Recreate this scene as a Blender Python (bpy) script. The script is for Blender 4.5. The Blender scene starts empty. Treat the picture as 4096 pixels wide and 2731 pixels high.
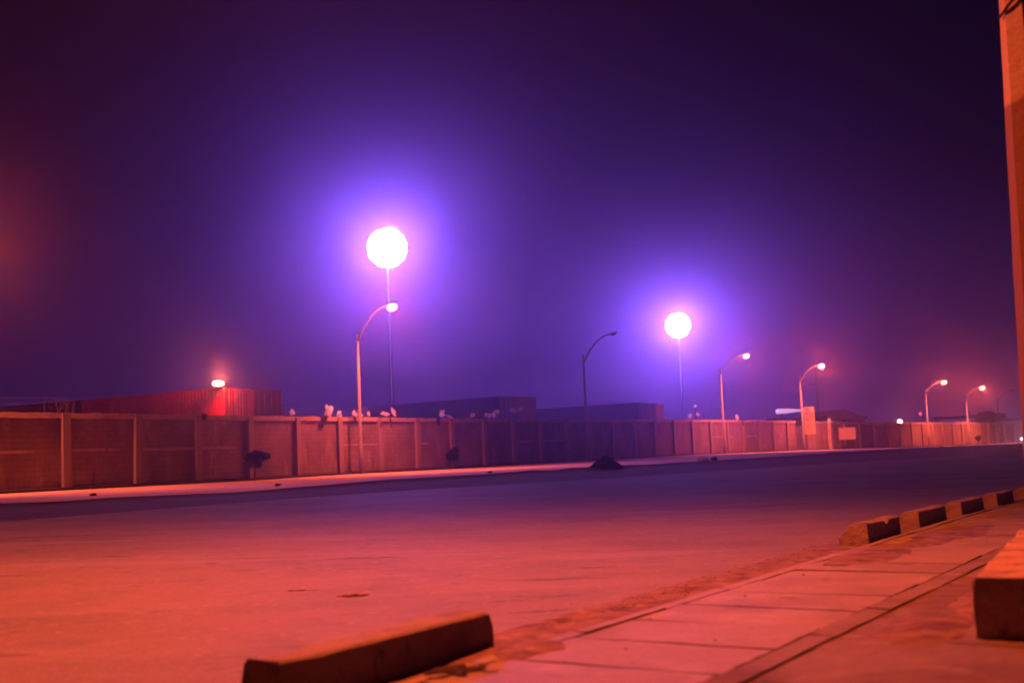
import bpy, bmesh, math, random
from mathutils import Vector, Matrix, noise
R = math.radians
scene = bpy.context.scene
C = scene.collection
rnd = random.Random(7)

# ------------------------------------------------------------------ camera
cam_d = bpy.data.cameras.new('camera'); cam = bpy.data.objects.new('camera', cam_d); C.objects.link(cam)
cam.location = (0, 0, 1.05)
cam.rotation_euler = (Matrix.Rotation(R(90 + 5.69), 4, 'X') @ Matrix.Rotation(R(-2.44), 4, 'Z')).to_euler()
cam_d.lens = 40; cam_d.sensor_width = 36; cam_d.clip_start = .1; cam_d.clip_end = 3000
cam_d.dof.use_dof = True; cam_d.dof.focus_distance = 18; cam_d.dof.aperture_fstop = 1.4
scene.camera = cam
# ------------------------------------------------------------------ night sky
w = bpy.data.worlds.new('World'); scene.world = w; w.use_nodes = True
nt = w.node_tree; nt.nodes.clear()
out = nt.nodes.new('ShaderNodeOutputWorld'); bg = nt.nodes.new('ShaderNodeBackground')
tc = nt.nodes.new('ShaderNodeTexCoord'); sp = nt.nodes.new('ShaderNodeSeparateXYZ'); cr = nt.nodes.new('ShaderNodeValToRGB')
nt.links.new(tc.outputs['Generated'], sp.inputs[0]); nt.links.new(sp.outputs['Z'], cr.inputs[0])
e = cr.color_ramp.elements
e[0].position = 0.0; e[0].color = (.038, .013, .080, 1)
e[1].position = .5; e[1].color = (.0004, .0003, .0012, 1)
x = cr.color_ramp.elements.new(.08); x.color = (.016, .005, .040, 1)
x = cr.color_ramp.elements.new(.22); x.color = (.003, .0012, .006, 1)
nt.links.new(cr.outputs[0], bg.inputs['Color']); bg.inputs['Strength'].default_value = 1.0
nt.links.new(bg.outputs[0], out.inputs['Surface'])
scene.view_settings.view_transform = 'Standard'; scene.view_settings.look = 'None'
scene.view_settings.exposure = 0; scene.view_settings.gamma = 1

# ------------------------------------------------------------------ materials
def mat(name, col, col2=None, scale=3.0, rough=.85, bump=0.0, bscale=None, emit=None, estr=0, metal=0, detail=6, spec=.3, stretch=None, lo=.35, hi=.65):
    m = bpy.data.materials.new(name); m.use_nodes = True
    n = m.node_tree; b = n.nodes['Principled BSDF']
    b.inputs['Roughness'].default_value = rough; b.inputs['Metallic'].default_value = metal
    b.inputs['Specular IOR Level'].default_value = spec
    b.inputs['Base Color'].default_value = (*col, 1)
    t = n.nodes.new('ShaderNodeTexCoord'); mp = n.nodes.new('ShaderNodeMapping')
    n.links.new(t.outputs['Object'], mp.inputs[0])
    if stretch: mp.inputs['Scale'].default_value = stretch
    if col2:
        nz = n.nodes.new('ShaderNodeTexNoise'); nz.inputs['Scale'].default_value = scale; nz.inputs['Detail'].default_value = detail
        nz.inputs['Roughness'].default_value = .62
        r = n.nodes.new('ShaderNodeValToRGB'); r.color_ramp.elements[0].color = (*col, 1); r.color_ramp.elements[1].color = (*col2, 1)
        r.color_ramp.elements[0].position = lo; r.color_ramp.elements[1].position = hi
        n.links.new(mp.outputs[0], nz.inputs['Vector']); n.links.new(nz.outputs['Fac'], r.inputs[0]); n.links.new(r.outputs[0], b.inputs['Base Color'])
    if bump:
        nb = n.nodes.new('ShaderNodeTexNoise'); nb.inputs['Scale'].default_value = bscale or scale * 6; nb.inputs['Detail'].default_value = 8
        bp = n.nodes.new('ShaderNodeBump'); bp.inputs['Strength'].default_value = bump; bp.inputs['Distance'].default_value = .03
        n.links.new(t.outputs['Object'], nb.inputs['Vector']); n.links.new(nb.outputs['Fac'], bp.inputs['Height']); n.links.new(bp.outputs[0], b.inputs['Normal'])
    if emit:
        b.inputs['Emission Color'].default_value = (*emit, 1); b.inputs['Emission Strength'].default_value = estr
    return m

def layered(name, base, patches, rough=.85, bump=.3, bscale=25, spec=.3):
    """base colour with further noise-shaped patches: (colour, scale, lo, hi, stretch)"""
    m = mat(name, base, rough=rough, bump=bump, bscale=bscale, spec=spec)
    n = m.node_tree; b = n.nodes['Principled BSDF']; t = [q for q in n.nodes if q.type == 'TEX_COORD'][0]
    prev = None
    for i, (c, s, lo, hi, st) in enumerate(patches):
        mp = n.nodes.new('ShaderNodeMapping'); mp.inputs['Scale'].default_value = st[:3]
        if len(st) > 3: mp.inputs['Rotation'].default_value = (0, 0, st[3])
        mp.inputs['Location'].default_value = (i * 3.7, i * 1.3, i)
        nz = n.nodes.new('ShaderNodeTexNoise'); nz.inputs['Scale'].default_value = s; nz.inputs['Detail'].default_value = 7
        r = n.nodes.new('ShaderNodeMapRange'); r.inputs['From Min'].default_value = lo; r.inputs['From Max'].default_value = hi
        mx = n.nodes.new('ShaderNodeMix'); mx.data_type = 'RGBA'
        if prev is None: mx.inputs[6].default_value = (*base, 1)
        else: n.links.new(prev, mx.inputs[6])
        mx.inputs[7].default_value = (*c, 1)
        n.links.new(t.outputs['Object'], mp.inputs[0]); n.links.new(mp.outputs[0], nz.inputs['Vector'])
        n.links.new(nz.outputs['Fac'], r.inputs['Value']); n.links.new(r.outputs[0], mx.inputs[0])
        prev = mx.outputs[2]
    n.links.new(prev, b.inputs['Base Color'])
    return m

AX = R(-56)   # road direction about z, for streaks along the road
M = {}
M['road'] = layered('dusty_asphalt', (.18, .145, .115), [((.125, .105, .09), .45, .48, .7, (1, 1, 1)), ((.14, .118, .102), 2.2, .52, .7, (.8, 1.2, 1, AX)), ((.22, .195, .17), .8, .52, .75, (.25, 1.6, 1, AX)),
             ((.085, .07, .062), 1.3, .64, .72, (.5, 2.2, 1, AX)), ((.25, .225, .2), 14, .55, .8, (1, 1, 1)), ((.10, .085, .075), 5, .62, .75, (1, 1, 1))], rough=.8, bump=.35, bscale=40, spec=.3)
M['gutter'] = layered('sandy_gutter', (.17, .11, .065), [((.085, .05, .03), 3.5, .45, .65, (1, 1, 1)), ((.24, .17, .11), 7, .5, .7, (1, 1, 1))], rough=.95, bump=.9, bscale=9)
M['slab'] = layered('concrete_slab', (.25, .205, .165), [((.17, .14, .12), 1.2, .45, .7, (1, 1, 1)), ((.31, .28, .26), 2.4, .56, .75, (1, 1, 1)), ((.11, .075, .05), 3.2, .64, .74, (1, 1, 1)), ((.13, .1, .08), 22, .6, .75, (1, 1, 1))], rough=.7, bump=.4, bscale=22)
M['paving'] = layered('worn_paving', (.175, .14, .12), [((.11, .075, .05), 1.1, .45, .65, (1, 1, 1)), ((.22, .18, .155), 4, .55, .75, (1, 1, 1))], rough=.85, bump=.6, bscale=14)
M['joint'] = mat('joint_dirt', (.11, .075, .05), (.17, .12, .085), 6, rough=1, bump=.6)
M['ground'] = mat('bare_ground', (.12, .09, .07), (.17, .13, .10), .4, rough=1, bump=.3)
M['verge'] = layered('sandy_verge', (.62, .48, .37), [((.45, .34, .26), .5, .45, .7, (1, 1, 1)), ((.14, .1, .08), 2.5, .64, .75, (1, 1, 1))], rough=.95, bump=.6, bscale=5)
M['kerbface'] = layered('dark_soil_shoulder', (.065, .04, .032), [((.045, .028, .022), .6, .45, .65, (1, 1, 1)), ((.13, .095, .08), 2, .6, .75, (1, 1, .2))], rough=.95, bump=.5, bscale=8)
M['wall'] = layered('wall_render', (.20, .14, .10), [((.13, .095, .075), .55, .42, .65, (1, 1, 1)), ((.26, .205, .165), 1.6, .55, .75, (1, 1, .35)), ((.10, .07, .055), 3.0, .6, .74, (1.4, 1.4, .25)), ((.12, .085, .065), 5, .6, .8, (.5, .5, 4))], rough=.95, bump=.5, bscale=9)
M['coping'] = layered('wall_coping', (.28, .21, .16), [((.2, .15, .12), 2.2, .5, .7, (1, 1, 1)), ((.1, .07, .055), 4, .63, .72, (1, 1, .5))], rough=.95, bump=.5, bscale=10)
M['pillar'] = layered('wall_pillar', (.205, .155, .12), [((.16, .12, .095), 1.8, .5, .7, (1, 1, .4))], rough=.95, bump=.5, bscale=9)
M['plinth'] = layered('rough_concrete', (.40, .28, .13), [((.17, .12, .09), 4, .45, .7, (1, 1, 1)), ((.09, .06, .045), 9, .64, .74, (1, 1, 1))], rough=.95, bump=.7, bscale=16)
M['block'] = layered('kerb_concrete', (.24, .19, .155), [((.15, .11, .09), 3, .45, .7, (1, 1, 1)), ((.08, .055, .045), 8, .63, .74, (1, 1, 1))], rough=.95, bump=.7, bscale=18)
M['pole_metal'] = mat('galvanised_steel', (.14, .13, .13), (.10, .09, .09), 5, rough=.65)
M['mast_metal'] = mat('weathered_mast_steel', (.07, .07, .075), (.05, .05, .055), 5, rough=.8)
M['lamp_body'] = mat('lamp_housing', (.14, .14, .14), rough=.6)
M['dark_steel'] = mat('dark_steel', (.05, .05, .05), rough=.6)
M['red_box'] = mat('red_container_paint', (.50, .010, .016), (.32, .008, .012), 1.5, rough=.6, bump=.1)
M['redder_box'] = mat('brown_red_container_paint', (.20, .014, .02), (.13, .010, .014), 1.5, rough=.65, bump=.1)
M['blue_box'] = mat('blue_container_paint', (.02, .025, .09), (.015, .02, .06), 1.5, rough=.6, bump=.1)
M['violet_box'] = mat('maroon_container_paint', (.10, .04, .05), (.07, .03, .04), 1.5, rough=.6)
M['tan_box'] = mat('orange_container_paint', (.45, .16, .07), (.33, .12, .06), 1.5, rough=.6)
M['rust'] = mat('rusty_steel', (.12, .06, .04), (.07, .04, .03), 8, rough=.8)
M['plastic'] = mat('thin_white_plastic', (.85, .82, .88), rough=.45)
_n = M['plastic'].node_tree; _t = _n.nodes.new('ShaderNodeBsdfTranslucent'); _t.inputs[0].default_value = (.9, .9, .95, 1); _m = _n.nodes.new('ShaderNodeMixShader'); _m.inputs[0].default_value = .6
_n.links.new(_n.nodes['Principled BSDF'].outputs[0], _m.inputs[1]); _n.links.new(_t.outputs[0], _m.inputs[2]); _n.links.new(_m.outputs[0], _n.nodes['Material Output'].inputs[0])
M['rag'] = mat('dark_cloth', (.035, .025, .03), (.06, .04, .045), 6, rough=1)
M['leaf'] = mat('dusty_leaf', (.05, .055, .03), (.085, .08, .045), 4, rough=.7)
M['leaf_dark'] = mat('night_leaf', (.010, .013, .008), (.014, .016, .010), 4, rough=.9)
M['bark'] = mat('bark', (.09, .06, .045), (.05, .035, .03), 9, rough=1)
M['soil'] = mat('dark_soil', (.028, .02, .018), (.05, .035, .03), 5, rough=1, bump=.8)
M['roof'] = mat('dark_roof_sheet', (.05, .045, .05), (.08, .07, .07), 1.5, rough=.8)
M['white_paint'] = mat('white_paint', (.78, .74, .76), (.65, .6, .62), 2, rough=.7)
M['banner'] = layered('banner_vinyl', (.92, .80, .34), [((.85, .66, .25), .9, .5, .6, (1, 1, 1.6))], rough=.6, bump=0)
M['notice'] = layered('notice_board_paint', (.21, .18, .18), [((.14, .115, .11), 5, .5, .62, (1, 1, 2.5))], rough=.8, bump=0)
M['text'] = mat('sign_lettering', (.5, .28, .16), rough=.8)
M['gate'] = mat('gate_paint', (.045, .035, .04), (.07, .05, .05), 2, rough=.8)
M['ruled'] = mat('cable_rubber', (.03, .022, .022), rough=.8)
M['distant'] = mat('distant_render', (.20, .17, .16), (.15, .12, .12), .4, rough=.95)
M['glass'] = mat('dark_glass', (.02, .02, .025), rough=.2, spec=.6)
M['car'] = mat('car_paint', (.25, .25, .27), rough=.35)
M['tyre'] = mat('tyre_rubber', (.02, .02, .02), rough=.9)
def glow(name, col, s): return mat(name, (.8, .8, .8), emit=col, estr=s)
M['em_flood'] = glow('floodlight_lens', (.5, .72, 1), 7)
M['em_sodium'] = glow('sodium_lens', (1, .25, .115), 9)
M['em_red'] = glow('beacon_lens', (1, .02, .05), 3)
M['em_white'] = glow('white_lens', (1, .8, .8), 12)
M['em_pink'] = glow('far_lens', (.9, .35, .55), 1.2)
def courses(m, amt=.3):
    n = m.node_tree; b = n.nodes['Principled BSDF']; src = b.inputs['Base Color'].links[0].from_socket
    t = [q for q in n.nodes if q.type == 'TEX_COORD'][0]
    dt = n.nodes.new('ShaderNodeVectorMath'); dt.operation = 'DOT_PRODUCT'; dt.inputs[1].default_value = (.52, .854, 0); n.links.new(t.outputs['Object'], dt.inputs[0])
    sx = n.nodes.new('ShaderNodeSeparateXYZ'); n.links.new(t.outputs['Object'], sx.inputs[0]); cx = n.nodes.new('ShaderNodeCombineXYZ')
    n.links.new(dt.outputs['Value'], cx.inputs[0]); n.links.new(sx.outputs['Z'], cx.inputs[1])
    br = n.nodes.new('ShaderNodeTexBrick'); br.inputs['Scale'].default_value = 1.0; br.inputs['Brick Width'].default_value = .42; br.inputs['Row Height'].default_value = .2; br.inputs['Mortar Size'].default_value = .014
    br.inputs['Color1'].default_value = (1, 1, 1, 1); br.inputs['Color2'].default_value = (.78, .76, .74, 1); br.inputs['Mortar'].default_value = (.55, .52, .5, 1); br.inputs['Mortar Smooth'].default_value = .4
    n.links.new(cx.outputs[0], br.inputs['Vector'])
    mx = n.nodes.new('ShaderNodeMix'); mx.data_type = 'RGBA'; mx.blend_type = 'MULTIPLY'; mx.inputs[0].default_value = amt
    n.links.new(src, mx.inputs[6]); n.links.new(br.outputs['Color'], mx.inputs[7]); n.links.new(mx.outputs[2], b.inputs['Base Color'])
courses(M['wall'], .75)
# near right pole: lamp cut-off put into colour, pale above, red-brown below
def pole_cutoff():
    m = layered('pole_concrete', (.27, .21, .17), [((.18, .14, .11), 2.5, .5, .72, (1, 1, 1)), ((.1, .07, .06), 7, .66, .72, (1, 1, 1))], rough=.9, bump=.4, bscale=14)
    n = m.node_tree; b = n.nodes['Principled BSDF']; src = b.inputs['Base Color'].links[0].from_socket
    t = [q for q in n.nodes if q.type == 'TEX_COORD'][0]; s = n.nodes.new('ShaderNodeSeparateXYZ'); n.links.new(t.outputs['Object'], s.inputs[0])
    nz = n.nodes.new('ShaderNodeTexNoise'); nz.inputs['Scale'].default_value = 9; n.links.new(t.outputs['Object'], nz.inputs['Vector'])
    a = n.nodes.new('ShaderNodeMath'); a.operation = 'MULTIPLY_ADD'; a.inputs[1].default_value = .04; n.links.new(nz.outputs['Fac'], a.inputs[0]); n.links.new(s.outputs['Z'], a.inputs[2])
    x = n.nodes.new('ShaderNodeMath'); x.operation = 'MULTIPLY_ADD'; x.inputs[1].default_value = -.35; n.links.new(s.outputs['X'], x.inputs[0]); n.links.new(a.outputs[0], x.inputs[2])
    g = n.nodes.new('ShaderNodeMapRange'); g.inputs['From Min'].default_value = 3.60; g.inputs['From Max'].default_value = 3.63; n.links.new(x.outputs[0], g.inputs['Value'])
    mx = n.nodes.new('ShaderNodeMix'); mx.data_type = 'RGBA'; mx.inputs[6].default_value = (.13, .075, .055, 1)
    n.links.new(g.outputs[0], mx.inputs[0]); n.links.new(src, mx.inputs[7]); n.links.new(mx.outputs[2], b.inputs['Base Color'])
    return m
M['near_pole'] = pole_cutoff()

# ------------------------------------------------------------------ helpers
def link(name, bm, m, parent=None, smooth=False, loc=None):
    me = bpy.data.meshes.new(name); bmesh.ops.recalc_face_normals(bm, faces=bm.faces); bm.to_mesh(me); bm.free()
    for mm in (m if isinstance(m, (list, tuple)) else [m]): me.materials.append(mm)
    if smooth:
        for p in me.polygons: p.use_smooth = True
    o = bpy.data.objects.new(name, me); C.objects.link(o)
    if parent: o.parent = parent
    if loc: o.location = loc
    return o
def tag(o, label=None, cat=None, group=None, kind=None):
    if label: o['label'] = label
    if cat: o['category'] = cat
    if group: o['group'] = group
    if kind: o['kind'] = kind
    return o
def empty(name, loc, rz, label, cat, group=None):
    o = bpy.data.objects.new(name, None); C.objects.link(o); o.location = loc; o.rotation_euler = (0, 0, rz)
    o.empty_display_size = .2
    return tag(o, label, cat, group)
def box(bm, c, s, rz=0, rough=0, sub=0):
    r = bmesh.ops.create_cube(bm, size=1, matrix=Matrix.Translation(c) @ Matrix.Rotation(rz, 4, 'Z') @ Matrix.Diagonal((*s, 1)))
    return r['verts']
def tube(bm, pts, rads, seg=10, cap=True):
    rings = []
    n = len(pts)
    for i, p in enumerate(pts):
        p = Vector(p); a = Vector(pts[max(0, i - 1)]); b = Vector(pts[min(n - 1, i + 1)])
        d = (b - a).normalized(); up = Vector((0, 0, 1)) if abs(d.z) < .95 else Vector((1, 0, 0))
        u = d.cross(up).normalized(); v = d.cross(u).normalized(); r = rads[i] if isinstance(rads, (list, tuple)) else rads
        rings.append([bm.verts.new(p + (u * math.cos(2 * math.pi * k / seg) + v * math.sin(2 * math.pi * k / seg)) * r) for k in range(seg)])
    for a, b in zip(rings, rings[1:]):
        for k in range(seg): bm.faces.new((a[k], a[(k + 1) % seg], b[(k + 1) % seg], b[k]))
    if cap: bm.faces.new(rings[0]); bm.faces.new(list(reversed(rings[-1])))
def NB(): return bmesh.new()
def rough_block(L, W, H, chamfer=0, seed=0, amp=.012, cell=.06, lean=0):
    """weathered concrete block: length x, width y, chamfered on +y side"""
    bm = NB(); r = random.Random(seed)
    prof = [(-W / 2, 0), (-W / 2 + .012, H - .012), (-W / 2 + .03, H), (W / 2 - chamfer - .02, H), (W / 2 - chamfer * .8, H - .025), (W / 2, H * .35 if chamfer else .02), (W / 2, 0)]
    # resample the profile
    P = []
    for (a, b) in zip(prof, prof[1:]):
        k = max(1, int(math.hypot(b[0] - a[0], b[1] - a[1]) / cell))
        for i in range(k): P.append((a[0] + (b[0] - a[0]) * i / k, a[1] + (b[1] - a[1]) * i / k))
    P.append(prof[-1]); n = max(2, int(L / cell)); rows = []
    for i in range(n + 1):
        x = -L / 2 + L * i / n; row = []
        for (y, z) in P:
            q = Vector((x * 3 + seed * 9.1, y * 3, z * 3)); d = noise.noise(q * 1.3) * amp + noise.noise(q * 5) * amp * .6
            zz = z if z < .001 else z + d
            ed = 0
            if i in (0, n): ed = (abs(noise.noise(q * 4)) * .03 + (.012 if z > H - .03 else 0)) * (1 if i == 0 else -1)
            row.append(bm.verts.new((x + ed, y + d, zz)))
        rows.append(row)
    for a, b in zip(rows, rows[1:]):
        for k in range(len(P) - 1): bm.faces.new((a[k], a[k + 1], b[k + 1], b[k]))
        bm.faces.new((a[-1], a[0], b[0], b[-1]))
    bm.faces.new(rows[0]); bm.faces.new(rows[-1])
    return bm

# ------------------------------------------------------------------ layout
U = Vector((.553, .833, 0)); T = Vector((.833, -.553, 0)); O = Vector((.44, 6.78, 0)); RZ = math.atan2(U.y, U.x)
def st(s, t, z=0): v = O + U * s + T * t; v.z = z; return v
near = [(-30, -42), (-12, -13), (-4.5, -.8), (.44, 6.78), (1.78, 8.8), (3.1, 10.85), (4.85, 13.3), (6.6, 16.0), (9.6, 20.8), (14, 28), (24, 43), (38, 62), (56, 82), (84, 108), (140, 150)]
farb = [(-62, -30, .35), (-34, -8, .35), (-13.0, 20.5, .2), (-10.9, 24.2, .13), (-8.8, 28.2, .09), (-6.9, 31.6, .07), (-4.7, 34.6, .09), (-.2, 38.8, .05), (7.6, 48, -.02), (18.5, 59, 0), (22.6, 65, -.06), (36, 86, -.3), (56, 112, -.4), (90, 142, -.5), (150, 182, -.5)]
foot = [(-58, -33, .4), (-30.5, -10, .4), (-9.94, 18.7, .27), (-7.84, 22.4, .265), (-5.74, 26.4, .25), (-3.84, 29.8, .235), (-1.64, 32.8, .2), (2.86, 37.0, .17), (10.66, 46.2, .12), (21.56, 57.2, .05), (25.66, 63.2, -.03), (39.06, 84.2, -.35), (58, 109, -.45), (92, 139, -.55), (152, 178, -.55)]
fart = [.7, .7, .52, .46, .40, .36, .42, .45, .43, .47, .46, .28, .05, -.1, -.1]
wallp = [(-46, -22), (-32, 12), (-25, 26), (-17.73, 39.18), (-14.0, 45.3), (-11.2, 50.6), (-7.75, 57.0), (-3.0, 64.6), (4.93, 77.2), (12.9, 89), (26.3, 107.7)]
wallz = [.6, .55, .5, .47, .45, .43, .45, .42, .45, .44, .32]
wall2 = [(27.9, 109.8), (40.6, 123.2), (64.1, 150.9), (96, 182), (150, 226)]
wall2z = [.3, .05, -.18, -.3, -.3]

def subdiv(pl, step):
    out = []
    for a, b in zip(pl, pl[1:]):
        n = max(1, int(math.dist(a[:2], b[:2]) / step))
        for i in range(n): out.append(tuple(a[k] + (b[k] - a[k]) * i / n for k in range(len(a))))
    out.append(pl[-1]); return out
# road surface: interpolated across between the near edge and the far kerb foot
bm = NB(); rows = []
for (n_, f_) in zip(near, foot):
    rows.append([(n_[0] + (f_[0] - n_[0]) * q, n_[1] + (f_[1] - n_[1]) * q, f_[2] * (q ** 1.5)) for q in [i / 24 for i in range(25)]])
vr = []
for a, b in zip(rows, rows[1:] + [None]):
    if b is None: vr.append([bm.verts.new(p) for p in a]); break
    for i in range(4):
        vr.append([bm.verts.new([p[k] + (q[k] - p[k]) * i / 4 for k in range(3)]) for p, q in zip(a, b)])
for r_ in vr:
    for v in r_: v.co.z += .012 * noise.noise(v.co * .35) - (0.0)
for a, b in zip(vr, vr[1:]):
    for k in range(24): bm.faces.new((a[k], a[k + 1], b[k + 1], b[k]))
tag(link('road', bm, M['road'], smooth=True), kind='structure')
# far kerb: dark face
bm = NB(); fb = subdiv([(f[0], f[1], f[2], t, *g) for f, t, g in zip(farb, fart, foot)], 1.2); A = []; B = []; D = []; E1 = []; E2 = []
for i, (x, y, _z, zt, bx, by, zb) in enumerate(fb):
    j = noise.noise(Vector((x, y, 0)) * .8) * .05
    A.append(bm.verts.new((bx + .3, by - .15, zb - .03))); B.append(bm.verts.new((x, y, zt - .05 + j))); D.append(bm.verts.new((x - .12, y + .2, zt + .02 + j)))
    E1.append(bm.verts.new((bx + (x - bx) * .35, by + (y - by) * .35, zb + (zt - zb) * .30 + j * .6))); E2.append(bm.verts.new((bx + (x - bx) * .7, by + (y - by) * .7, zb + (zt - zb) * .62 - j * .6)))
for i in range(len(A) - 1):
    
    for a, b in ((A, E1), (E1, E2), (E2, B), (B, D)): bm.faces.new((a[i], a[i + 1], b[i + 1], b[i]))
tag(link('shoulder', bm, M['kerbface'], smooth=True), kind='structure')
# verge between the far kerb and the walls, and the yard behind
wl = [(a[0], a[1], z) for a, z in zip(wallp, wallz)] + [(a[0], a[1], z) for a, z in zip(wall2, wall2z)]
bm = NB(); L1 = [(x - .1, y + .17, zt) for (x, y, zb, zt, *_q) in fb]
def param(pl, n):
    ds = [0]
    for a, b in zip(pl, pl[1:]): ds.append(ds[-1] + math.dist(a[:2], b[:2]))
    out = []
    for i in range(n):
        s = ds[-1] * i / (n - 1); k = max(j for j in range(len(ds)) if ds[j] <= s + 1e-6); k = min(k, len(pl) - 2)
        f = (s - ds[k]) / (ds[k + 1] - ds[k]); out.append(tuple(pl[k][m] + (pl[k + 1][m] - pl[k][m]) * f for m in range(3)))
    return out
a_, b_ = param(L1, 200), param(wl, 200); rws = []
for q in range(9):
    f = q / 8; rws.append([bm.verts.new((p[0] + (r[0] - p[0]) * f, p[1] + (r[1] - p[1]) * f, p[2] + (r[2] - p[2]) * f + (.03 * noise.noise(Vector((p[0], p[1], q))) if 0 < q < 8 else (.0 if q else .035 * noise.noise(Vector((p[0] * .8, p[1] * .8, 0))))))) for p, r in zip(a_, b_)])
for a, b in zip(rws, rws[1:]):
    for k in range(199): bm.faces.new((a[k], a[k + 1], b[k + 1], b[k]))
tag(link('verge', bm, M['verge'], smooth=True), kind='structure')
bm = NB(); P1 = [bm.verts.new((x, y, z - .01)) for x, y, z in wl]; P2 = [bm.verts.new((x - 330, y + 190, .45)) for x, y, z in wl]
for i in range(len(P1) - 1): bm.faces.new((P1[i], P1[i + 1], P2[i + 1], P2[i]))
tag(link('yard', bm, M['ground']), kind='structure')
bm = NB(); g = [bm.verts.new(p) for p in ((-480, -120, -.75), (480, -120, -.75), (480, 560, -.75), (-480, 560, -.75))]; bm.faces.new(g)
tag(link('ground', bm, M['ground']), kind='structure')

# near pavement: sandy gutter, slabs, paving
bm = NB(); rows = []
for i in range(240):
    s = -14 + i * .25; r_ = []
    for j in range(9):
        t = -.62 + j * .085 + (.12 * noise.noise(Vector((s * .9, 0, 3))) if j == 0 else 0); p = st(s, t)
        curve = max(0, s - 9); p += T * (curve ** 2) * .0030
        e = 0 if j == 0 else 1
        p.z = .016 * e + e * (.022 * noise.noise(Vector((s * 2.2, t * 6, 0))) + .012 * noise.noise(Vector((s * 9, t * 12, 2))))
        if j == 0: p.z = -.012
        if j == 8: p.z = .0
        r_.append(bm.verts.new(p))
    rows.append(r_)
for a, b in zip(rows, rows[1:]):
    for k in range(8): bm.faces.new((a[k], a[k + 1], b[k + 1], b[k]))
tag(link('gutter', bm, M['gutter'], smooth=True), kind='structure')
def bend(s, t, z):
    p = st(s, t); p += T * (max(0, s - 9) ** 2) * .0030; p.z = z; return p
bm = NB()   # joint bed below the slabs
rows = [[bm.verts.new(bend(s, t, .040)) for t in (.0, 16)] for s in [-14 + i * 1.0 for i in range(62)]]
for a, b in zip(rows, rows[1:]): bm.faces.new((a[0], a[1], b[1], b[0]))
tag(link('pavement_bed', bm, M['joint']), kind='structure')
def slab(bm, s0, s1, t0, t1, h, seed, skew=0.0):
    r = random.Random(seed); n = 7; tl = [r.uniform(-.003, .003) for _ in range(3)]; G = []
    for i in range(n):
        row = []
        for j in range(n):
            a, b = i / (n - 1), j / (n - 1); s = s0 + (s1 - s0) * a; t = t0 + (t1 - t0) * b; s += skew * (t - t0)
            e = 0
            if i in (0, n - 1): s += (noise.noise(Vector((seed, j * .9, i))) * .014)
            if j in (0, n - 1): t += (noise.noise(Vector((seed, i * .9, j + 5))) * .012)
            z = h + tl[0] + tl[1] * (a - .5) * 2 + tl[2] * (b - .5) * 2 + .004 * noise.noise(Vector((s * 4, t * 4, 1)))
            row.append(bm.verts.new(bend(s, t, z)))
        G.append(row)
    for a, b in zip(G, G[1:]):
        for k in range(n - 1): bm.faces.new((a[k], a[k + 1], b[k + 1], b[k]))
    rim = [G[0][k] for k in range(n)] + [G[k][n - 1] for k in range(1, n)] + [G[n - 1][k] for k in range(n - 2, -1, -1)] + [G[k][0] for k in range(n - 2, 0, -1)]
    low = [bm.verts.new(v.co - Vector((0, 0, .05))) for v in rim]
    for k in range(len(rim)): bm.faces.new((rim[k], rim[(k + 1) % len(rim)], low[(k + 1) % len(rim)], low[k]))
bm = NB(); s = -12.0; k = 0
while s < 44:
    slab(bm, s + .012, s + .66, .10, 1.24, .047, k); s += .68; k += 1
s = -12.3
while s < 44:
    slab(bm, s + .004, s + .99, .0, .092, .052, k); s += 1.0; k += 1
tag(link('pavement', bm, M['slab']), kind='structure')
bm = NB(); s = -12
while s < 44:
    slab(bm, s + .01, s + .99, 1.26, 1.40, .05, k); s += 1.0; k += 1
for col in range(8):
    s = -12 + (col % 2) * .5
    while s < 40:
        if rnd.random() > .08: slab(bm, s + .02, s + 1.18, 1.412 + col * 1.2, 1.412 + col * 1.2 + 1.19, .046 - (.006 if rnd.random() < .3 else 0), k)
        s += 1.2; k += 1
tag(link('paving', bm, M['paving']), kind='structure')
bm = NB()  # sand spilled over the paving edges
for (s0, t0, ls, lt) in ((-1.6, 2.0, .9, .45), (.35, 1.75, 1.0, .35), (1.6, 1.85, .9, .3), (-.9, .05, .55, .3), (-2.4, 2.6, 1.2, .6), (4.2, .35, 2.2, .5), (6.5, .5, 2.5, .6)):
    R_ = 28; c = bm.verts.new(bend(s0, t0, .066)); ring0 = None
    prev = None; rings = []
    for q in (.35, .7, 1.0):
        ring = []
        for a in range(R_):
            an = 2 * math.pi * a / R_; rr = q * (1 + .3 * noise.noise(Vector((math.cos(an) * 1.5 + s0, math.sin(an) * 1.5, t0))))
            z = .064 - .05 * q ** 2 + .006 * noise.noise(Vector((an * 3, q * 5, s0)))
            if q == 1: z = .022
            ring.append(bm.verts.new(bend(s0 + ls * rr * math.cos(an), t0 + lt * rr * math.sin(an), z)))
        rings.append(ring)
    for a in range(R_): bm.faces.new((c, rings[0][a], rings[0][(a + 1) % R_]))
    for r0, r1 in zip(rings, rings[1:]):
        for a in range(R_): bm.faces.new((r0[a], r1[a], r1[(a + 1) % R_], r0[(a + 1) % R_]))
tag(link('sand', bm, M['gutter'], smooth=True), kind='stuff', label='reddish sand drifted over the paving slabs', cat='sand')

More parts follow.
